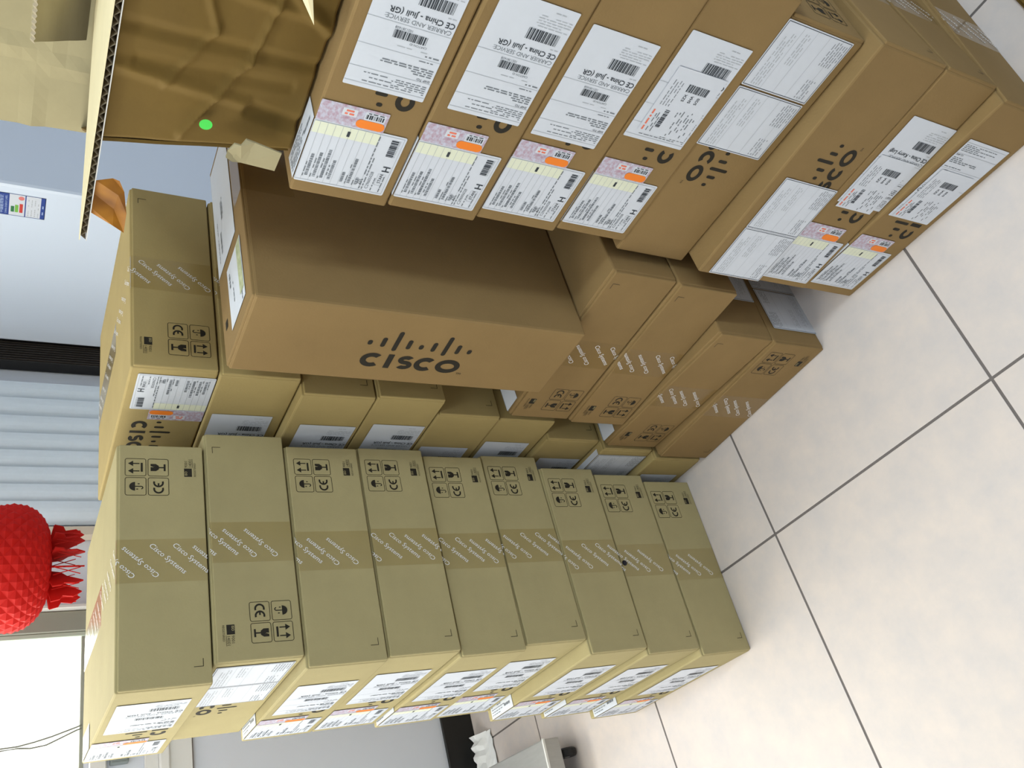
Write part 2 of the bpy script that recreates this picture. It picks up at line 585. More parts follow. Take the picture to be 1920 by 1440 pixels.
for k, s in (('j', 'CE China - Jiuli (GR'), ('k', 'CE China - Kerry Logi')):
    for nm, p in zip(('paper', 'light', 'grey', 'dark'), shipping_label(100 + ord(k), s)):
        ME['sl_%s_%s' % (k, nm)] = flat('sl_' + nm, p)
for nm, p in zip(('wb_paper', 'wb_grey', 'wb_dark', 'wb_red'), waybill()):
    ME[nm] = flat(nm, p)
for nm, p in zip(('dl_paper', 'dl_light', 'dl_grey', 'dl_dark'), document_label(500)):
    ME[nm] = flat(nm, p)

CW, CL, CH = 0.441, 0.489, 0.150

def face_m(side, w, l, h, x, y, rot=0, eps=0.001, flip=False):
    """matrix that puts a flat print (its own x,y plane) on a face at (x,y) in face coordinates"""
    if side == 'F':
        O, U, V, size = Vector((0, 0, 0)), Vector((1, 0, 0)), Vector((0, 0, 1)), (w, h)
    elif side == 'L':
        O, U, V, size = Vector((0, l, 0)), Vector((0, -1, 0)), Vector((0, 0, 1)), (l, h)
    elif side == 'R':
        O, U, V, size = Vector((w, 0, 0)), Vector((0, 1, 0)), Vector((0, 0, 1)), (l, h)
    else:
        O, U, V, size = Vector((0, 0, h)), Vector((1, 0, 0)), Vector((0, 1, 0)), (w, l)
    N = U.cross(V)
    if flip:
        O = O + U * size[0] + V * size[1]
        U, V = -U, -V
    c, s = math.cos(math.radians(rot)), math.sin(math.radians(rot))
    U2, V2 = U * c + V * s, V * c - U * s
    M = Matrix((U2, V2, N)).transposed().to_4x4()
    M.translation = O + U * x + V * y + N * eps
    return M

def sub(parent, name, key, material, dz=0.0003, M=None):
    mm = M if M is not None else Matrix.Identity(4)
    t = mm.copy()
    t.translation = mm.translation + mm.to_3x3().col[2] * dz
    o = obj(name, ME[key], material, parent, t)
    if name.endswith('_print') or name.endswith('lettering'):
        o['kind'] = 'stuff'
    return o

def shrink_v(h):
    return h / CH

class Carton:
    def __init__(self, label, loc, yaw, h, board, w=CW, l=CL, group=None):
        h = h - 0.002
        self.w, self.l, self.h, self.board = w, l, h, board
        self.root = thing('carton', label, 'box', loc, yaw, group)
        bm = bmesh.new()
        add_box(bm, 0, w, 0.0050, l, 0.0, h, 0.0034, 2)
        obj('body', bm_mesh('body', bm), board, self.root)

    def m(self, *a, **k):
        return face_m(a[0], self.w, self.l, self.h, *a[1:], **k)

    def end_panel(self):
        bm = bmesh.new()
        add_box(bm, 0.0015, self.w - 0.0015, 0, 0.009, 0.0010, self.h - 0.0038, 0.0022, 2)
        obj('end_panel', bm_mesh('end_panel', bm), self.board, self.root)

    def tape(self, phase, top=True, u=0.177, wd=0.078):
        e = 0.0007
        h, l = self.h, self.l
        ys = [(0.0, l - 0.004)] if top else []
        v, f = [], []
        path = [(l - 0.004, h + e), (-e, h + e - 0.0012)] if top else []
        if not top:
            path = [(-e, h - 0.003)]
        path += [(-e, 0.002)]
        for y, z in path:
            v += [(u, y, z), (u + wd, y, z)]
        for i in range(len(path) - 1):
            f.append((2 * i, 2 * i + 1, 2 * i + 3, 2 * i + 2))
        me = mesh('packing_tape', v, [q[::-1] for q in f])
        t = obj('packing_tape', me, TAPE, self.root)
        sub(t, 'tape_lettering', 'tl%d' % (phase % NPH), TAPE_W, 0.0004, self.m('F', u, 0.0, eps=0.0008))
        if top:
            sub(t, 'tape_lettering', 'tt', TAPE_W, 0.0004, self.m('T', u, 0.002, eps=0.0008))

    def end_print(self, flip=False):
        for n_, x_, y_ in SYMS:
            s = obj(n_, ME[n_], INK, self.root, self.m('F', 0.3385 + x_, 0.0615 + y_, eps=0.0004, flip=flip))
            sub(s, 'symbol_frame', 'sym_line', INK_S, 0.0)
        i = obj('certification_mark', ME['iso_ink'], INK, self.root, self.m('F', 0.3765, 0.0155, eps=0.0004, flip=flip))
        sub(i, 'mark_lettering', 'iso_print', INK_S, 0.0)
        sub(i, 'mark_lettering', 'iso_text', KRAFT_A, 0.0002)
        obj('corner_mark', ME['corner'], INK_S, self.root, self.m('F', 0.0295, 0.0145, eps=0.0004, flip=flip))

    def logo(self, side='L', flip=False, u=0.1715, v=0.025, s=1.0):
        M = self.m(side, u, v, eps=0.0004, flip=flip) @ Matrix.Scale(s, 4)
        obj('printed_logo', ME['logo'], INK, self.root, M)

    def product(self, side='L', u=0.0215, v=0.0145, flip=False, wrap=True):
        hh = self.h
        M = self.m(side, u, v, eps=0.0012, flip=flip)
        k = (hh - v) / 0.136 if wrap else 1.0
        M = M @ Matrix.Diagonal((1, k, 1, 1))
        p = obj('product_label', ME['pl_paper'], PAPER, self.root, M)
        sub(p, 'yellow_band', 'pl_yellow', YELLOW, 0.0002)
        sub(p, 'label_print', 'pl_light', PRINT_L, 0.0004)
        sub(p, 'label_print', 'pl_grey', PRINT, 0.0004)
        sub(p, 'label_print', 'pl_dark', PRINT_D, 0.0006)
        h = obj('security_strip', ME['holo'], HOLO, self.root, self.m(side, u + 0.110, hh - 0.0985, eps=0.0015, flip=flip))
        sub(h, 'strip_panel', 'holo_white', PAPER, 0.0002)
        sub(h, 'strip_print', 'holo_print', PRINT_D, 0.0004)
        sub(h, 'strip_print', 'holo_red', RED_T, 0.0004)
        sub(h, 'orange_sticker', 'orange', ORANGE, 0.0006, Matrix.Translation((0.0, 0.001, 0)))
        if wrap and not flip and side == 'L':
            # the label folds over the top edge
            O = Vector((0, self.l - u, hh))
            U, V = Vector((0, -1, 0)), Vector((1, 0, 0))
            M = Matrix((U, V, Vector((0, 0, 1)))).transposed().to_4x4()
            M.translation = O + Vector((0, 0, 0.0012))
            # keep the flat print facing up
            q = obj('product_label_fold', ME['pl_wrap'], PAPER, self.root, M)
            sub(q, 'label_print', 'pl_wrap_print', PRINT, 0.0005)

    def shipping(self, side='L', u=0.198, v=0.019, kind='j', flip=False):
        # reads upwards: its own x runs up the face, its top edge is at u
        M = self.m(side, u + 0.188, v, rot=90, eps=0.0014, flip=flip)
        p = obj('shipping_label', ME['sl_%s_paper' % kind], PAPER, self.root, M)
        sub(p, 'label_print', 'sl_%s_light' % kind, PRINT_L, 0.0003)
        sub(p, 'label_print', 'sl_%s_grey' % kind, PRINT, 0.0003)
        sub(p, 'label_print', 'sl_%s_dark' % kind, PRINT_D, 0.0005)
        return p

    def waybill(self, side='L', u=0.205, v=0.02):
        p = obj('courier_slip', ME['wb_paper'], PAPER, self.root, self.m(side, u, v, eps=0.0024))
        sub(p, 'slip_print', 'wb_grey', PRINT, 0.0003)
        sub(p, 'slip_print', 'wb_dark', PRINT_D, 0.0004)
        sub(p, 'slip_print', 'wb_red', RED_T, 0.0004)

    def document(self, side, u, v, flip=False, rot=0, mirror_h=1.0):
        M = self.m(side, u, v, rot=rot, eps=0.0016, flip=flip) @ Matrix.Diagonal((1, mirror_h, 1, 1))
        p = obj('document_label', ME['dl_paper'], PAPER, self.root, M)
        sub(p, 'label_print', 'dl_light', PRINT_L, 0.0003)
        sub(p, 'label_print', 'dl_grey', PRINT_M, 0.0003)
        sub(p, 'label_print', 'dl_dark', PRINT_D, 0.0004)
        return p

    def patch(self, name, side, u0, v0, u1, v1, material=PAPER, eps=0.0013):
        me = flat(name, rect(0, 0, u1 - u0, v1 - v0))
        return obj(name, me, material, self.root, self.m(side, u0, v0, eps=eps))

# ------------------------------------------------------------------ the room
WALL = mat('white_wall_paint', (214, 219, 230), 0.7, 0.3, var=0.015, scale=3)
CEIL = mat('ceiling_paint', (235, 235, 232), 0.8, 0.2, var=0.01, scale=3)
GROUT = mat('dark_grout', (112, 106, 104), 0.9, 0.2, var=0.08, scale=60)
TILE = mat('glazed_floor_tile', (217, 205, 198), 0.42, 0.35, rgb2=(202, 195, 194), scale=13, detail=7, bump=0.05, bscale=30)
SILL = mat('window_trim_white', (222, 222, 220), 0.5, 0.4)
FRAME_M = mat('aluminium_window_frame', (150, 154, 142), 0.4, 0.5)
BLACK = mat('black_skirting', (16, 17, 16), 0.35, 0.4)
TW = 0.2

fl = struct(obj('floor', box('floor', XB - TW, XF + TW, YL - TW, YR + TW, -0.12, -0.0012), GROUT))
TS, TG = 0.6, 0.0055
TX, TY = -1.272, 0.632
full = None
i0, i1 = math.floor((XB - TX) / TS), math.ceil((XF - TX) / TS)
j0, j1 = math.floor((YL - TY) / TS), math.ceil((YR - TY) / TS)
for i in range(i0, i1):
    for j in range(j0, j1):
        x0, x1 = max(TX + i * TS + TG / 2, XB), min(TX + (i + 1) * TS - TG / 2, XF)
        y0, y1 = max(TY + j * TS + TG / 2, YL), min(TY + (j + 1) * TS - TG / 2, YR)
        if x1 - x0 < 0.01 or y1 - y0 < 0.01:
            continue
        whole = x1 - x0 > TS - TG - 1e-4 and y1 - y0 > TS - TG - 1e-4
        if whole and full is not None:
            me = full
        else:
            me = box('tile', 0, x1 - x0, 0, y1 - y0, -0.0012, 0.0, 0.0006, 1)
            if whole:
                full = me
        obj('tile', me, TILE, fl, Matrix.Translation((x0, y0, 0)))

struct(obj('ceiling', box('ceiling', XB - TW, XF + TW, YL - TW, YR + TW, ZC, ZC + 0.1), CEIL))
bm = bmesh.new()
add_box(bm, XB - TW, XB, YL - TW, YR + TW, 0, WZ0)
add_box(bm, XB - TW, XB, YL - TW, YR + TW, WZ1, ZC)
add_box(bm, XB - TW, XB, YL - TW, WY0, WZ0, WZ1)
add_box(bm, XB - TW, XB, WY1, YR + TW, WZ0, WZ1)
struct(obj('wall_back', bm_mesh('wall_back', bm), WALL))
struct(obj('wall_right', box('wall_right', XB, XF, YR, YR + TW, 0, ZC), WALL))
bm = bmesh.new()
add_box(bm, XB, XF, YL - TW, YL, 0, VZ0)
add_box(bm, XB, XF, YL - TW, YL, VZ1, ZC)
add_box(bm, XB, VX0, YL - TW, YL, VZ0, VZ1)
add_box(bm, VX1, XF, YL - TW, YL, VZ0, VZ1)
struct(obj('wall_left', bm_mesh('wall_left', bm), mat('bounce_cut_grey', (128, 130, 130), 0.8, 0.2, var=0.02, scale=3)))  # unseen wall, greyed to cut its bounce light on the boxes
struct(obj('wall_front', box('wall_front', XF, XF + TW, YL, YR, 0, ZC), WALL))
struct(obj('baseboard_back', box('baseboard_back', XB, XB + 0.014, YL, YR, 0, 0.118, 0.002, 1), BLACK))
# moulding below the window
bm = bmesh.new()
add_box(bm, XB, XB + 0.020, YL, 1.25, 0.962, 1.030, 0.002, 1)
add_box(bm, XB, XB + 0.034, YL, 1.25, 1.030, 1.058, 0.004, 2)
add_box(bm, XB, XB + 0.014, YL, 1.25, 1.058, 1.097, 0.002, 1)
struct(obj('trim_1', bm_mesh('trim_1', bm), SILL))
struct(obj('trim_2', box('trim_2', XB, XB + 0.012, YL, 1.25, 0.958, 0.9625), mat('trim_shadow_gap', (120, 112, 108), 0.9)))
# window: frame, mullions, panes
w1 = thing('window_1', 'bright window with grey metal frame beside the red lantern', 'window')
w1['kind'] = 'structure'
del w1['category']
fx0, fx1 = XB - 0.07, XB + 0.004
obj('jamb', box('jamb', fx0, XB + 0.010, WY1 + 0.0, WY1 + 0.068, WZ0 - 0.05, WZ1, 0.003, 1), FRAME_M, w1)
obj('inner_stop', box('inner_stop', XB - 0.03, XB + 0.006, WY1 - 0.016, WY1 - 0.0005, WZ0, WZ1, 0.002, 1), mat('pale_window_gasket', (186, 200, 186), 0.5, 0.4), w1)
obj('rail', box('rail', fx0, fx1, WY0, WY1, WZ0, WZ0 + 0.012, 0.002, 1), FRAME_M, w1)
obj('bottom_rail', box('bottom_rail', XB, XB + 0.022, WY0, WY1 - 0.02, WZ0 - 0.060, WZ0 - 0.014, 0.003, 1), SILL, w1)
obj('rail', box('rail', fx0, fx1, WY0, WY1, WZ1 - 0.03, WZ1, 0.002, 1), FRAME_M, w1)
for y in (WY0, -0.5, 0.1):
    obj('mullion', box('mullion', fx0, fx1, y, y + 0.045, WZ0, WZ1, 0.002, 1), FRAME_M, w1)
GLASS = film('window_glass', (235, 245, 238), 0.04, 0.02)
for a, b in ((WY0 + 0.045, -0.5), (-0.455, 0.1), (0.145, WY1 - 0.01)):
    obj('pane', box('pane', XB - 0.040, XB - 0.034, a, b, WZ0 + 0.012, WZ1 - 0.03), GLASS, w1)
w2 = thing('added_side_window', 'added unseen wide window in the wall on the camera side of the room', 'window')  # not in view; placed and sized to light the left-facing box sides
w2['kind'] = 'structure'
del w2['category']
for x in (VX0, -2.37, VX1 - 0.045):
    obj('mullion', box('mullion', x, x + 0.045, YL - 0.07, YL - 0.01, VZ0, VZ1, 0.002, 1), FRAME_M, w2)
for z in (VZ0, VZ1 - 0.04):
    obj('rail', box('rail', VX0, VX1, YL - 0.07, YL - 0.01, z, z + 0.04, 0.002, 1), FRAME_M, w2)
for a, b in ((VX0 + 0.045, -2.37), (-2.325, VX1 - 0.045)):
    obj('pane', box('pane', a, b, YL - 0.045, YL - 0.039, VZ0 + 0.04, VZ1 - 0.04), GLASS, w2)
# light jamb lining right of the frame
struct(obj('trim_3', box('trim_3', XB, XB + 0.03, WY1 + 0.070, WY1 + 0.082, WZ0 - 0.06, WZ1 + 0.05, 0.002, 1), SILL))

# added ceiling lamps, out of view, placed for the light on the boxes
for k, (x, y) in enumerate(FILL_LAMPS):
    where = ('straight above the camera', 'behind the camera towards the front wall')[k]
    t = thing('fill_ceiling_lamp', 'added unseen white flat ceiling lamp ' + where, 'lamp', (x, y, ZC - 0.06), group='added ceiling lamps')
    obj('housing', box('housing', -0.62, 0.62, -0.17, 0.17, 0.012, 0.06, 0.006, 2), mat('fill_lamp_housing', (232, 232, 230), 0.5), t)
    obj('diffuser', box('diffuser', -0.6, 0.6, -0.15, 0.15, 0.0, 0.012, 0.003, 1), mat('fill_lamp_diffuser', (245, 248, 255), 0.6, emit=((240, 246, 255), 4.0)), t)
    area_light('fill_lamp_light', (x, y, ZC - 0.075), (1.2, 0.3), FILL_LAMP_W * (0.6, 2.35)[k], (0.80, 0.95, 1.0))

# ------------------------------------------------------------------ cartons
FIT = {
 'A1': (-1.4614, 0.4806, 86.6, 0.1501), 'A2': (-1.4533, 0.5100, 87.6, 0.1527), 'A3': (-1.4550, 0.4895, 87.6, 0.1522),
 'A4': (-1.4563, 0.4950, 88.1, 0.1502), 'A5': (-1.4668, 0.4869, 88.0, 0.1487), 'A6': (-1.4678, 0.4974, 88.87, 0.1497),
 'A7': (-1.4694, 0.4671, 88.24, 0.1504), 'A8': (-1.4756, 0.4554, 87.99, 0.1488), 'A9': (-1.4764, 0.4407, 88.40, 0.1496),
 'B1': (-1.2849, 0.9858, 89.13, 0.1495), 'B2': (-1.2835, 0.9800, 88.88, 0.1507), 'B3': (-1.2948, 0.9560, 88.78, 0.1502),
 'B4': (-1.2873, 0.9560, 88.93, 0.1494), 'B5': (-1.3316, 0.9540, 88.93, 0.1501), 'B6': (-1.3423, 0.9580, 88.93, 0.1501),
 'B7': (-1.3919, 0.9455, 88.93, 0.1494), 'B8': (-1.3886, 0.9222, 88.93, 0.1497), 'B9': (-1.3929, 0.9030, 88.93, 0.1493),
 'C2': (-1.2993, 0.9364, 2.29, 0.1494), 'C3': (-1.2972, 0.9273, 2.27, 0.1501), 'C4': (-1.3773, 0.9234, -1.76, 0.1484),
 'C5': (-1.3763, 0.8969, 1.00, 0.1525),
 'D1': (-0.8387, 0.9882, 0.50, 0.1520), 'D2': (-0.8323, 0.9855, 0.16, 0.1513), 'D3': (-0.8252, 0.9887, 0.09, 0.1521),
 'D4': (-0.8176, 0.9894, 0.45, 0.1456), 'D5': (-0.8422, 0.9944, 0.22, 0.1577), 'D6': (-0.8196, 0.9475, 2.47, 0.1544),
 'D7': (-0.8195, 0.9527, 1.78, 0.1348), 'D8': (-0.8231, 0.9584, -2.06, 0.1463),
}
COUNT = {'A': 9, 'B': 9, 'C': 5, 'D': 8}
ORD = ['top', 'second', 'third', 'fourth', 'fifth', 'sixth', 'seventh', 'eighth', 'ninth']
WHERE = {
 'A': 'nine-high stack below the red lantern',
 'B': 'nine-high stack beside the white air conditioner',
 'C': 'low middle stack under the upright box',
 'D': 'tall stack under the crumpled open box',
}
EXTRA = {
 'A1': 'brown carton, topmost in the {w}', 'A2': 'brown carton with upside-down pictograms, second from top in the {w}',
 'A9': 'brown carton on the floor at the bottom of the {w}', 'B1': 'brown carton, topmost in the {w}',
 'B9': 'brown carton on the floor below the stack beside the white air conditioner',
 'C2': 'brown taped carton carrying the upright box in the middle stack', 'C3': 'brown taped carton second below the upright box in the middle stack',
 'C4': 'brown taped carton third below the upright box in the middle stack', 'C5': 'brown taped carton on the floor in the middle stack',
 'D1': 'labelled brown carton directly under the crumpled open box', 'D5': 'upside-down labelled carton with inverted logo, fifth of the labelled stack',
 'D6': 'labelled carton with two framed sheets at its corner, sixth of the labelled stack', 'D8': 'labelled brown carton on the floor under the {w}',
}
GROUPS = {'A': 'cartons stacked below the lantern', 'B': 'cartons stacked by the air conditioner', 'C': 'cartons in the middle stack', 'D': 'labelled cartons stacked under the open box'}
CB = {}
def stack_z(n):
    s, k = n[0], int(n[1])
    return sum(FIT[s + str(j)][3] for j in range(k + 1, COUNT[s] + 1))

for idx, (n, (x, y, yaw, h)) in enumerate(FIT.items()):
    s, k = n[0], int(n[1])
    z = stack_z(n)
    lab = EXTRA.get(n)
    if lab is None:
        lab = '%s carton, %s from top in the {w}' % ('labelled brown' if s == 'D' else 'brown taped', ORD[k - 1])
    lab = lab.format(w=WHERE[s])
    a = math.radians(yaw)
    if s == 'D':
        x, y, a = x + CL * math.cos(a), y + CL * math.sin(a), a + math.pi / 2
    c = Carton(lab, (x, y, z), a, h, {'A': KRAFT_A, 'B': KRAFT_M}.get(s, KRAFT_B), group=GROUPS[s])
    CB[n] = c
    c.end_panel()
    flip = n in ('A2', 'B1', 'C2', 'C3', 'C4', 'D5')
    c.end_print(flip)
    c.tape(idx * 5 % NPH + (k % 2), top=(k == 1 or n in ('C2', 'D6')))

for n in ('A1', 'A3', 'A4', 'A5', 'A6', 'A7', 'A8', 'A9'):
    c = CB[n]
    c.logo()
    c.product(u=0.020)
    c.shipping(u={'A1': 0.225, 'A3': 0.195}.get(n, 0.202), v=0.02)
c = CB['A2']
c.logo(flip=True)
c.document('L', 0.355, 0.010)
c.document('L', 0.240, 0.010)
c = CB['B1']
c.logo(flip=True)
c.product(flip=True, wrap=True)
for n, u in (('B3', .197), ('B4', .204), ('B5', .174), ('B6', .210), ('B7', .218), ('B9', .226)):
    CB[n].logo()
    CB[n].shipping(u=u, v=0.022 if n in ('B5', 'B6', 'B9') else 0.008)
CB['B2'].shipping(u=0.172, v=0.022)
c = CB['B8']
c.document('L', 0.350, 0.004, mirror_h=1.08)
c.patch('document_label_fold', 'T', 0.0, 0.026, 0.015, 0.139)
for n in ('C2', 'C4'):
    c = CB[n]
    c.logo()
    c.document('L', 0.360, 0.012, mirror_h=1.02)
    p = c.patch('document_label_fold', 'T', 0.0, 0.013, 0.047, 0.127)
CB['C5'].document('R', 0.155, 0.131, rot=180)
CB['C5'].document('R', 0.271, 0.131, rot=180)
CB['C4'].document('R', 0.215, 0.138, rot=180)
for n in ('D1', 'D2', 'D3', 'D4', 'D7', 'D8'):
    c = CB[n]
    c.logo()
    if n in ('D1', 'D2', 'D3', 'D4', 'D8'):
        c.product(u={'D4': .0185}.get(n, .0215), v=0.013 if n != 'D8' else 0.018)
    else:
        c.product(u=0.0145, v=0.010, wrap=True)
CB['D1'].shipping(u=0.196, v=0.016)
CB['D2'].shipping(u=0.193, v=0.016)
CB['D3'].shipping(u=0.178, v=0.026)
CB['D4'].shipping(u=0.207, v=0.022)
CB['D4'].waybill(u=0.222, v=0.028)
CB['D7'].shipping(u=0.212, v=0.001, kind='k')
CB['D7'].waybill(u=0.202, v=0.018)
CB['D8'].shipping(u=0.081, v=0.012, kind='k', flip=True)
CB['D8'].waybill(u=0.222, v=0.030)
c = CB['D5']
c.logo(flip=True)
c.document('L', 0.249, 0.018, mirror_h=1.04)
c.document('L', 0.366, 0.018, mirror_h=1.04)
for u in (0.249, 0.366):
    M = Matrix((Vector((0, -1, 0)), Vector((1, 0, 0)), Vector((0, 0, 1)))).transposed().to_4x4()
    M.translation = Vector((0, c.l - u, c.h + 0.0013))
    obj('document_label_fold', flat('fold', rect(0, 0, 0.114, 0.013)), PAPER, c.root, M)
c = CB['D6']
c.logo()
c.document('L', 0.004, 0.002, mirror_h=0.96)
c.document('L', 0.1185, 0.002, mirror_h=0.96)
# small black stud stuck on the eighth carton
bm = bmesh.new()
lathe(bm, [(0.0, 0.0036), (0.0035, 0.0034), (0.0058, 0.0022), (0.0064, 0.0004)], 16)
obj('black_stud', bm_mesh('stud', bm), mat('black_rubber', (22, 20, 34), 0.4), CB['A8'].root, CB['A8'].m('F', 0.210, 0.136, eps=0.0006))

# upright large box standing on the middle stack
zc = stack_z('C2') + FIT['C2'][3]
UW, UD, UH = 0.188, 0.478, 0.616
up = thing('upright_carton', 'big brown carton standing on its end in the middle, logo running down its side', 'box', (-1.1725, 0.9055, zc), math.radians(0.4))
bm = bmesh.new()
add_box(bm, 0, UW, 0, UD, 0, UH - 0.003, 0.005, 2)
obj('body', bm_mesh('body', bm), KRAFT_B, up)
obj('end_panel', box('end_panel', 0.003, UW - 0.003, 0.003, UD - 0.003, UH - 0.007, UH, 0.003, 2), KRAFT_B, up)
M = Matrix((Vector((0, 0, -1)), Vector((1, 0, 0)), Vector((0, -1, 0)))).transposed().to_4x4()
M.translation = Vector((0.040, -0.0005, 0.405))
obj('printed_logo', ME['logo'], INK, up, M @ Matrix.Scale(1.38, 4))
def top_m(x, y, rot=0, eps=0.001):
    M = Matrix.Translation((x, y, UH + eps)) @ Matrix.Rotation(math.radians(rot), 4, 'Z')
    return M
q = obj('shipping_label', flat('sl', rect(0, 0, 0.123, 0.27)), PAPER, up, top_m(0.010, 0.19))
obj('label_print', flat('slp', barcode(0.035, 0.03, 0.008, 0.05, 5, True) + barcode(0.05, 0.1, 0.008, 0.045, 6, True) + words(0.02, 0.02, 0.002, 0.1, 9, 0.8, True) + words(0.06, 0.1, 0.002, 0.06, 8, 0.8, True)), PRINT, q, Matrix.Translation((0, 0, 0.0005)))
q = obj('product_label', flat('pl', rect(0, 0, 0.092, 0.130)), PAPER, up, top_m(0.062, 0.032))
obj('yellow_band', flat('plb', rect(0.066, 0.02, 0.089, 0.128)), mat('mottled_green_band', (196, 200, 168), 0.6, rgb2=(150, 160, 120), scale=60), q, Matrix.Translation((0, 0, 0.0004)))
obj('label_print', flat('plp', words(0.03, 0.03, 0.003, 0.05, 8, 0.8, True) + words(0.075, 0.003, 0.003, 0.02, 9, 0.9, True) + words(0.012, 0.08, 0.006, 0.03, 10, 0.9, True)), PRINT, q, Matrix.Translation((0, 0, 0.0005)))
q = obj('certification_mark', ME['iso_ink'], INK, up, top_m(0.044, 0.062, 90, 0.0006))
obj('packing_tape', mesh('tp', [(0.140, 0.235, UH + .0008), (UW + .0008, 0.235, UH + .0008), (UW + .0008, UD - .01, UH + .0008), (0.140, UD - .01, UH + .0008), (UW + .0008, 0.235, UH - .09), (UW + .0008, UD - .01, UH - .09)], [(0, 1, 2, 3), (1, 4, 5, 2)]), TAPE, up)

# ------------------------------------------------------------------ crumpled open box on the labelled stack
zd = stack_z('D1') + FIT['D1'][3]
E = thing('open_carton', 'crumpled open brown cardboard box with flaps spread, on the labelled stack', 'box', (-0.60, 1.02, zd))
ox, oy, oz = -0.60, 1.02, zd
def L3(x, y, z):
    return (x - ox, y - oy, z - oz)

def crumpled(name, p00, p10, p11, p01, nu, nv, thick, amp, seed, creases):
    """quad panel p00-p10 (bottom) to p01-p11 (top), creased like used cardboard"""
    p00, p10, p11, p01 = map(Vector, (p00, p10, p11, p01))
    n = (p10 - p00).cross(p01 - p00).normalized()
    rng = random.Random(seed)
    bm = bmesh.new()
    F, Bk = [], []
    for j in range(nv + 1):
        fr, br = [], []
        for i in range(nu + 1):
            u, v = i / nu, j / nv
            p = (p00 * (1 - u) + p10 * u) * (1 - v) + (p01 * (1 - u) + p11 * u) * v
            d = 0.0
            for (u0, v0, u1, v1, a, w) in creases:
                du, dv = u1 - u0, v1 - v0
                t = max(0, min(1, ((u - u0) * du + (v - v0) * dv) / (du * du + dv * dv)))
                dist = math.hypot(u - u0 - t * du, v - v0 - t * dv)
                d += 1.4 * a * max(0, 1 - dist / w)
            d += amp * (0.6 * math.sin(7.1 * u + 2.3 * v + seed) + 0.4 * math.sin(13 * v - 5 * u + 2 * seed))
            fr.append(bm.verts.new(p + n * d))
            br.append(bm.verts.new(p + n * (d - thick)))
        F.append(fr)
        Bk.append(br)
    for j in range(nv):
        for i in range(nu):
            bm.faces.new((F[j][i], F[j][i + 1], F[j + 1][i + 1], F[j + 1][i]))
            bm.faces.new((Bk[j][i], Bk[j + 1][i], Bk[j + 1][i + 1], Bk[j][i + 1]))
    for i in range(nu):
        bm.faces.new((F[0][i], Bk[0][i], Bk[0][i + 1], F[0][i + 1]))
        bm.faces.new((F[nv][i], F[nv][i + 1], Bk[nv][i + 1], Bk[nv][i]))
    for j in range(nv):
        bm.faces.new((F[j][0], F[j + 1][0], Bk[j + 1][0], Bk[j][0]))
        bm.faces.new((F[j][nu], Bk[j][nu], Bk[j + 1][nu], F[j + 1][nu]))
    return bm_mesh(name, bm)

WT = 1.4435
cr = [(0.30, 0, 0.36, 1, 0.005, 0.02), (0.42, 0, 0.46, 0.55, 0.004, 0.018), (0.46, 0.55, 0.40, 1, 0.005, 0.02), (0.20, 0, 0.24, 1, -0.004, 0.02),
      (0.10, 0.30, 0.16, 1, 0.004, 0.02), (0.02, 0.62, 0.20, 0.35, 0.006, 0.02), (0.20, 0.35, 0.36, 0.28, 0.006, 0.02), (0.36, 0.28, 0.28, 0.0, 0.006, 0.02),
      (0.13, 0.75, 0.25, 0.55, 0.004, 0.018), (0.25, 0.55, 0.42, 0.75, 0.004, 0.018), (0.06, 0.0, 0.09, 0.30, -0.006, 0.025), (0.55, 0, 0.60, 1, 0.004, 0.02), (0.68, 0, 0.66, 1, -0.005, 0.02), (0.15, 0.1, 0.17, 0.9, -0.003, 0.02)]
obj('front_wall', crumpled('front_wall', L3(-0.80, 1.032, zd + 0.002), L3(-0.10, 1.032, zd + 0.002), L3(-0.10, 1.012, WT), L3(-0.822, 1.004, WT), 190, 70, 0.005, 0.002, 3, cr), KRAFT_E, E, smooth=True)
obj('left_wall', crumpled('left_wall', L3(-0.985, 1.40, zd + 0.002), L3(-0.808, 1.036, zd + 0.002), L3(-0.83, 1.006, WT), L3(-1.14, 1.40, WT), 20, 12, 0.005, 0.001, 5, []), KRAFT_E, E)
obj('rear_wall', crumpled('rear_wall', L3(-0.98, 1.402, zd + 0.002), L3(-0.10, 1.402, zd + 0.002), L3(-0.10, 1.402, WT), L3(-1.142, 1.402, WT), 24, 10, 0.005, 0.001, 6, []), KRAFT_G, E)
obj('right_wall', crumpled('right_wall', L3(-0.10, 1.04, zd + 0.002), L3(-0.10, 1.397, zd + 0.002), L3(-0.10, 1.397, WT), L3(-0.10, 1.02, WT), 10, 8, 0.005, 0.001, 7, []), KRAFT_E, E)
obj('rear_flap', crumpled('rear_flap', L3(-1.146, 1.402, WT - 0.006), L3(-0.10, 1.402, WT - 0.006), L3(-0.10, 1.43, WT + 0.34), L3(-1.18, 1.42, WT + 0.34), 40, 16, 0.005, 0.0015, 8,
    [(0.0, 0.25, 0.25, 0.18, 0.003, 0.03), (0.12, 0, 0.2, 1, 0.003, 0.02), (0.3, 0, 0.26, 1, -0.003, 0.02)]), KRAFT_G, E)
# inner flap leaning towards the room, its cut edge up
obj('side_flap', crumpled('side_flap', L3(-0.945, 1.388, WT + 0.012), L3(-0.13, 1.388, WT + 0.012), L3(-0.13, 1.262, 1.531), L3(-0.884, 1.262, 1.529), 20, 8, 0.006, 0.001, 9, []), KRAFT_G, E)
v, f = [], []
for k in range(161):
    x = -0.884 + 0.75 * k / 160
    z = 1.531 + (0.0012 if k % 2 else -0.001)
    v += [L3(x, 1.2580, z - 0.0025), L3(x, 1.2625, z + 0.0025)]
    if k:
        f.append((2 * k - 2, 2 * k, 2 * k + 1, 2 * k - 1))
o = obj('fluting', mesh('fluting', v, f), FLUTE, E)
o['kind'] = 'stuff'
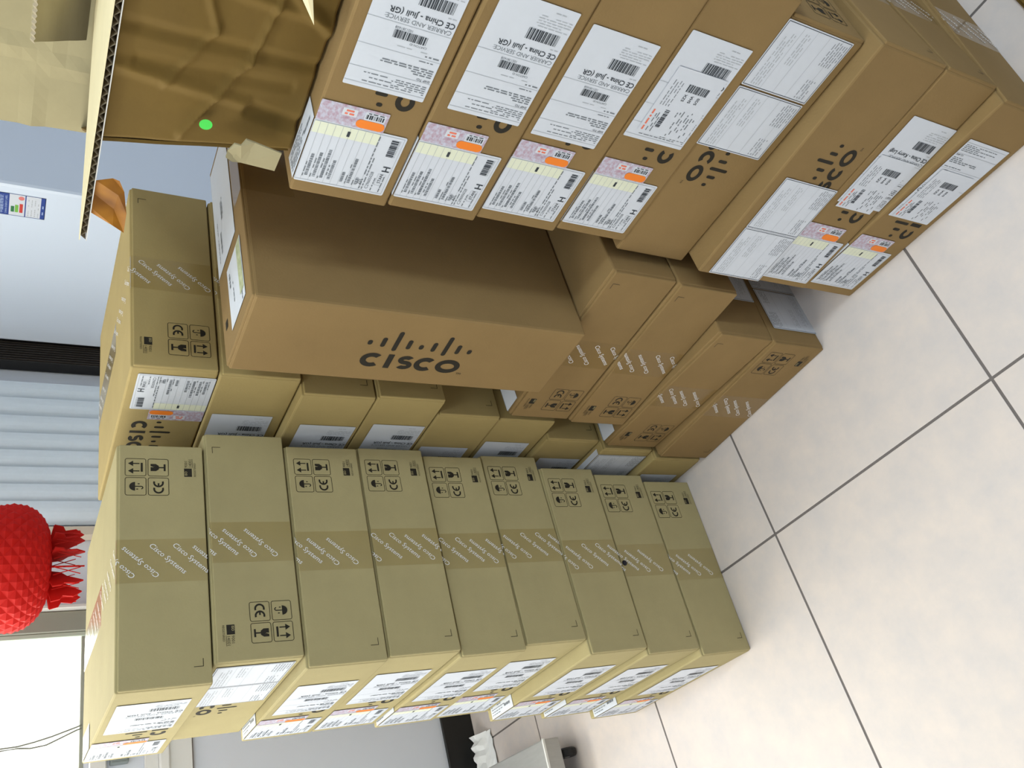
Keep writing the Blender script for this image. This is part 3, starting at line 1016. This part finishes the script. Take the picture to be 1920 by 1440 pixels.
# front flap, folded out level; its cut edge shows the corrugated core
def prism(name, pts, z0, z1):
    n = len(pts)
    v = [L3(x, y, z0) for x, y in pts] + [L3(x, y, z1) for x, y in pts]
    f = [tuple(range(n))[::-1], tuple(range(n, 2 * n))] + [(i, (i + 1) % n, n + (i + 1) % n, n + i) for i in range(n)]
    return mesh(name, v, f)
fl_pts = [(-1.012, 0.998), (-0.10, 0.992), (-0.10, 1.20), (-0.55, 1.34), (-0.845, 1.33)]
f1 = obj('front_flap', prism('front_flap', fl_pts, WT + 0.0078, WT + 0.009), KRAFT_L, E)
obj('front_flap', prism('front_flap_liner', fl_pts, WT - 0.0012, WT), FLUTE_W, E)
v, f = [], []
nz = 124
for k in range(nz + 1):
    x = -1.010 + (0.905) * k / nz
    z = WT + (0.0074 if k % 2 else 0.0004)
    yy = 0.9985 - 0.006 * k / nz
    v += [L3(x, yy, z), L3(x, yy + 0.03, z)]
    if k:
        f.append((2 * k - 2, 2 * k, 2 * k + 1, 2 * k - 1))
o = obj('fluting', mesh('fluting', v, f), FLUTE, E)
o['kind'] = 'stuff'
# torn corner folded forward at the bottom
pts = [L3(x, 0.99 - 0.25 * max(0, 1.27 - z) * 0.35 - (0.004 if k % 3 == 0 else 0), z) for k, (x, z) in enumerate(((-0.8019, 1.2899), (-0.7930, 1.2889), (-0.7790, 1.2827), (-0.7768, 1.2747), (-0.7679, 1.2695), (-0.7694, 1.2577), (-0.7728, 1.2208), (-0.8085, 1.2214), (-0.8086, 1.2675), (-0.8070, 1.2802)))]
th = Vector((0.0, 0.003, 0.0))
n = len(pts)
obj('torn_corner', mesh('torn_corner', [Vector(p) for p in pts] + [Vector(p) + th for p in pts], [tuple(range(n))[::-1], tuple(range(n, 2 * n))] + [(i, (i + 1) % n, n + (i + 1) % n, n + i) for i in range(n)]), KRAFT_G, E)
# splinter of torn liner near the right of the wall
pts = [L3(-0.567, 0.975, 1.236), L3(-0.525, 0.975, 1.250), L3(-0.520, 0.975, 1.262), L3(-0.54, 0.99, 1.26)]
obj('torn_liner', mesh('torn_liner', pts, [(0, 1, 2), (0, 2, 3), (0, 3, 1), (1, 3, 2)]), KRAFT_L, E)
# amber tape hanging from the flap
AMBER = mat('amber_parcel_tape', (172, 114, 26), 0.6, 0.2, rgb2=(112, 66, 14), scale=26, detail=1.5, transl=0.12)
g = [[(-0.895, 1.442), (-0.888, 1.422), (-0.882, 1.414)], [(-0.925, 1.442), (-0.912, 1.412), (-0.906, 1.405)], [(-0.948, 1.442), (-0.945, 1.414), (-0.940, 1.398)], [(-0.962, 1.442), (-0.972, 1.412), (-0.985, 1.396)]]
v, f = [], []
for i, row in enumerate(g):
    for j, (x, z) in enumerate(row):
        v.append(L3(x, 1.000 + 0.006 * ((i + j) % 2) - 0.004 * j, z))
for i in range(3):
    for j in range(2):
        f.append((i * 3 + j, i * 3 + 3 + j, i * 3 + 4 + j, i * 3 + 1 + j))
obj('amber_tape', mesh('amber_tape', v, f), AMBER, E)
# green dot sticker
M = Matrix((Vector((1, 0, 0)), Vector((0, 0, 1)), Vector((0, -1, 0)))).transposed().to_4x4()
M.translation = Vector(L3(-0.768, 1.004, 1.322))
obj('green_sticker', flat('dot', disc(0, 0, 0.0085, 0.0085, 20)), mat('green_sticker', (60, 205, 72), 0.5), E, M)

# flattened cardboard on the floor right of the stack
t = thing('flattened_carton', 'dark flattened cardboard lying on the floor at the right edge', 'cardboard', (0.05, 1.15, 0))
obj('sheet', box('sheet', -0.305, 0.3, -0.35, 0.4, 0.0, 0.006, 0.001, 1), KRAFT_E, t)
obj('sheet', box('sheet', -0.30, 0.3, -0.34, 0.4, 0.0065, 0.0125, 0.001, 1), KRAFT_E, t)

# ------------------------------------------------------------------ air conditioner
ACW = mat('white_enamel', (210, 221, 238), 0.3, 0.5)
ac = thing('air_conditioner', 'white floor-standing air conditioner with blue energy label by the blinds', 'air conditioner', (-2.46, 2.55, 0))
def AB(name, x0, x1, y0, y1, z0, z1, mt, bev=0.0, par=None):
    return obj(name, box(name, x0 + 2.46, x1 + 2.46, y0 - 2.55, y1 - 2.55, z0, z1, bev), mt, par or ac)
AB('cabinet', -2.838, -2.083, 2.246, 2.90, 0.03, 1.86, ACW, 0.012)
AB('plinth', -2.82, -2.10, 2.26, 2.88, 0.0, 0.03, mat('grey_plinth', (90, 92, 96), 0.6))
AB('top_cap', -2.84, -2.08, 2.243, 2.903, 1.86, 1.90, ACW, 0.008)
g = AB('rear_grille', -2.905, -2.848, 2.165, 2.30, 0.03, 1.86, mat('black_plastic', (20, 18, 16), 0.5), 0.002)
bm = bmesh.new()
for k in range(8):
    y = 2.170 + k * 0.0105
    add_box(bm, -2.848 + 2.46, -2.8445 + 2.46, y - 2.55, y + 0.004 - 2.55, 0.04, 1.85)
o = obj('rib', bm_mesh('rib', bm), mat('black_plastic_rib', (44, 36, 30), 0.5), g)
o['kind'] = 'stuff'
M = Matrix((Vector((1, 0, 0)), Vector((0, 0, 1)), Vector((0, -1, 0)))).transposed().to_4x4()
M.translation = Vector((-2.210 + 2.46, 2.2455 - 2.55, 1.467))
BLUE = mat('blue_label_print', (32, 62, 142), 0.5)
e1 = obj('energy_label', flat('energy_label', rect(0, 0, 0.091, 0.131)), PAPER, ac, M)
def lab(name, polys, mt, dz):
    obj(name, flat(name, polys), mt, e1, Matrix.Translation((0, 0, dz)))
lab('label_band', rect(0, 0.098, 0.091, 0.131) + rect(0, 0, 0.091, 0.013) + frame(0, 0, 0.091, 0.131, 0.0015) + rect(0, 0.053, 0.091, 0.056), BLUE, 0.0004)
lab('label_print', text('中国能效标识', 0.0125, 0.006, 0.114, bold=0.01) + text('CHINA ENERGY LABEL', 0.0075, 0.006, 0.1035) + words(0.02, 0.005, 0.05, 0.004, 4), mat('pale_blue_print', (168, 188, 226), 0.5), 0.0008)
lab('rating_bar', rect(0.016, 0.084, 0.040, 0.093), mat('green_print', (36, 110, 62), 0.5), 0.0005)
lab('rating_bar', rect(0.016, 0.073, 0.047, 0.082), mat('light_green_print', (118, 180, 70), 0.5), 0.0005)
lab('rating_bar', rect(0.016, 0.061, 0.053, 0.070), mat('red_bar_print', (200, 58, 48), 0.5), 0.0005)
lab('rating_mark', disc(0.076, 0.066, 0.008), mat('pink_mark', (214, 120, 116), 0.5), 0.0005)
lab('label_print', sum([words(0.006, 0.018 + i * 0.009, 0.07, 0.0022, 60 + i, 0.6) for i in range(4)], []), PRINT_L, 0.0005)

# ------------------------------------------------------------------ vertical blinds
BL = mat('grey_blind_fabric', (206, 217, 228), 0.7, 0.3, var=0.02, scale=50)
bl = thing('vertical_blinds', 'grey-blue vertical blind slats hanging on the wall behind the boxes', 'blinds', (-2.88, 1.78, 0.35))
obj('headrail', box('headrail', -0.02, 0.025, -0.32, 0.31, 2.02, 2.06, 0.003, 1), SILL, bl)
sl_y = [2.044, 1.975, 1.900, 1.828, 1.760, 1.693, 1.627, 1.562]
sm = None
for y in sl_y:
    if sm is None:
        v, f = [], []
        for k in range(7):
            t_ = k / 6
            yy = -0.040 + 0.080 * t_
            xx = 0.018 * t_ + 0.006 * math.sin(math.pi * t_)
            v += [(xx, yy, 0), (xx, yy, 2.02), (xx - 0.0008, yy, 0), (xx - 0.0008, yy, 2.02)]
        for k in range(6):
            a, b = 4 * k, 4 * k + 4
            f += [(a, b, b + 1, a + 1), (a + 2, a + 3, b + 3, b + 2), (a, a + 2, b + 2, b), (a + 1, b + 1, b + 3, a + 3)]
        f += [(0, 1, 3, 2), (24, 26, 27, 25)]
        sm = mesh('blind_slat', v, f)
    obj('blind_slat', sm, BL, bl, Matrix.Translation((0, y - 1.78, 0)), smooth=False)
obj('side_trim', box('side_trim', -0.028, 0.012, -0.302, -0.268, 0.0, 2.06, 0.002, 1), mat('beige_side_trim', (206, 194, 178), 0.6), bl)

# ------------------------------------------------------------------ red paper lantern
RED = mat('red_honeycomb_paper', (202, 28, 22), 0.7, 0.3, var=0.10, scale=9, transl=0.35)
lt = thing('paper_lantern', 'red honeycomb paper lantern hanging by the window', 'lantern', (-2.50, 1.192, 1.30))
bm = bmesh.new()
NG, NR = 48, 22
rings = []
for i in range(NR + 1):
    th = math.pi * (0.02 + 0.96 * i / NR) - math.pi / 2
    ct = math.cos(th)
    rr = 0.172 * (abs(ct) ** 0.72)
    z = 0.19 + 0.102 * math.copysign(abs(math.sin(th)) ** 0.9, math.sin(th))
    ring = []
    for k in range(NG):
        ph = 2 * math.pi * (k + 0.0) / NG
        dr = 0.0032 * (1 if (k + i) % 2 else -1) * min(1, rr / 0.1) * (1 if k % 1 == 0 else 0)
        ring.append(bm.verts.new(((rr + dr) * math.cos(ph), (rr + dr) * math.sin(ph), z)))
    rings.append(ring)
for i in range(NR):
    for k in range(NG):
        a, b, c_, d = rings[i][k], rings[i][(k + 1) % NG], rings[i + 1][(k + 1) % NG], rings[i + 1][k]
        if (k + i) % 2:
            bm.faces.new((a, b, d)); bm.faces.new((b, c_, d))
        else:
            bm.faces.new((a, b, c_)); bm.faces.new((a, c_, d))
bm.faces.new(rings[0]); bm.faces.new(rings[-1])
obj('honeycomb_ball', bm_mesh('honeycomb_ball', bm), RED, lt)
# lower crown of cut paper petals
for k in range(14):
    ph = 2 * math.pi * k / 14
    pts = []
    c_, s_ = math.cos(ph), math.sin(ph)
    outline = [(0.03, 0.095), (0.085, 0.095), (0.118, 0.088), (0.112, 0.066), (0.100, 0.060), (0.104, 0.034), (0.088, 0.012), (0.076, 0.030), (0.062, 0.052), (0.04, 0.066)]
    fr = [Vector((r * c_ - 0.0022 * s_ * (1), r * s_ + 0.0022 * c_, z)) for r, z in outline]
    bk = [Vector((r * c_ + 0.0022 * s_, r * s_ - 0.0022 * c_, z)) for r, z in outline]
    n = len(outline)
    if k == 0:
        pass
    obj('petal', mesh('petal', fr + bk, [tuple(range(n)), tuple(range(n, 2 * n))[::-1]] + [(i, n + i, n + (i + 1) % n, (i + 1) % n) for i in range(n)]), RED, lt)
bm = bmesh.new()
for k in range(28):
    p0, p1 = 2 * math.pi * k / 28, 2 * math.pi * (k + (1 if k % 2 else -1) * 0.9) / 28
    tube(bm, [(0.096 * math.cos(p0), 0.096 * math.sin(p0), 0.088), (0.098 * math.cos(p1), 0.098 * math.sin(p1), 0.022)], 0.0013, 4)
o = obj('paper_lattice', bm_mesh('paper_lattice', bm), RED, lt)
o['kind'] = 'stuff'
bm = bmesh.new()
tube(bm, [(0, 0, 0.285), (0, 0, 1.50)], 0.0015, 6)
obj('hanging_string', bm_mesh('hanging_string', bm), RED, lt)

# ------------------------------------------------------------------ things by the window wall
jb = thing('junction_box', 'small grey box on the wall under the bright window', 'junction box', (XB, 0.88, 1.142))
obj('housing', box('housing', 0.0, 0.030, -0.136, 0.10, 0.0, 0.050, 0.003, 2), mat('grey_abs_plastic', (120, 128, 128), 0.5), jb)
obj('cover', box('cover', 0.030, 0.033, -0.130, 0.094, 0.004, 0.046, 0.001, 1), mat('grey_abs_plastic', (120, 128, 128), 0.5), jb)
CBL = mat('grey_cable', (120, 122, 112), 0.6)
for lb, pts in (('thin grey cable crossing the bright window, upper strand', [(0.828, 1.60), (0.830, 1.477), (0.831, 1.432), (0.838, 1.39), (0.848, 1.346), (0.867, 1.282), (0.872, 1.268)]),
                ('thin grey cable crossing the bright window, sagging lower strand', [(0.822, 1.60), (0.824, 1.477), (0.826, 1.432), (0.822, 1.40), (0.826, 1.359), (0.842, 1.32), (0.858, 1.282), (0.862, 1.268)])):
    bm = bmesh.new()
    tube(bm, [(XB + 0.006, y, z) for y, z in pts], 0.0022, 6)
    tag(obj('cable', bm_mesh('cable', bm), CBL), lb, 'cable', 'cables at the window')

# low steel platform trolley
ST = mat('brushed_steel', (168, 168, 166), 0.38, 0.5, metal=0.35, var=0.06, scale=14, stretch=(1, 6, 1))
tr = thing('platform_trolley', 'low grey metal platform trolley on castors by the wall', 'trolley', (-2.5, 0.24, 0.0), math.radians(-3))
obj('deck', box('deck', -0.215, 0.222, -0.28, 0.262, 0.066, 0.122, 0.004, 2), ST, tr)
obj('edge_trim', box('edge_trim', 0.217, 0.224, -0.28, 0.264, 0.116, 0.1235, 0.001, 1), mat('polished_steel_edge', (226, 226, 224), 0.25, 0.6), tr)
RUB = mat('castor_rubber', (26, 26, 28), 0.4)
for sx in (-1, 1):
    for sy in (-1, 1):
        bm = bmesh.new()
        lathe(bm, [(0.006, -0.012), (0.026, -0.012), (0.030, -0.008), (0.030, 0.008), (0.026, 0.012), (0.006, 0.012), (0.006, -0.012)], 20)
        M = Matrix.Translation((sx * 0.185, sy * 0.22, 0.030)) @ Matrix.Rotation(math.radians(90), 4, 'X')
        w = obj('castor_wheel', bm_mesh('castor', bm), RUB, tr, M)
        obj('castor_fork', box('fork', sx * 0.185 - 0.012, sx * 0.185 + 0.012, sy * 0.22 - 0.018, sy * 0.22 + 0.018, 0.058, 0.068), ST, tr)
        bm = bmesh.new()
        lathe(bm, [(0.0, 0.0128), (0.008, 0.0128), (0.009, 0.010)], 12)
        obj('hub', bm_mesh('hub', bm), ST, w)
# crumpled white paper beside it
rng = random.Random(4)
NPX, NPY = 8, 8
hs = [[0.004 + 0.050 * max(0, 1 - abs(i / NPX - 0.35) * 2.6) * (0.5 + 0.5 * abs(math.sin(1.7 * j + 0.6))) + rng.uniform(0, 0.007) for i in range(NPX + 1)] for j in range(NPY + 1)]
v = [(-0.06 + 0.12 * i / NPX + rng.uniform(-.005, .005), -0.075 + 0.15 * j / NPY + rng.uniform(-.005, .005), hs[j][i]) for j in range(NPY + 1) for i in range(NPX + 1)]
nv_ = len(v)
v += [(x, y, max(0.0, z - 0.0015)) for x, y, z in v]
f = []
for j in range(NPY):
    for i in range(NPX):
        q0 = j * (NPX + 1) + i
        f.append((q0, q0 + 1, q0 + NPX + 2, q0 + NPX + 1))
        f.append((nv_ + q0, nv_ + q0 + NPX + 1, nv_ + q0 + NPX + 2, nv_ + q0 + 1))
o = obj('crumpled_paper', mesh('paper', v, f), mat('white_tissue', (224, 226, 228), 0.8))
o.location = (-2.83, 0.585, 0.0)
tag(o, 'crumpled white paper lying beside the trolley at the wall', 'paper')
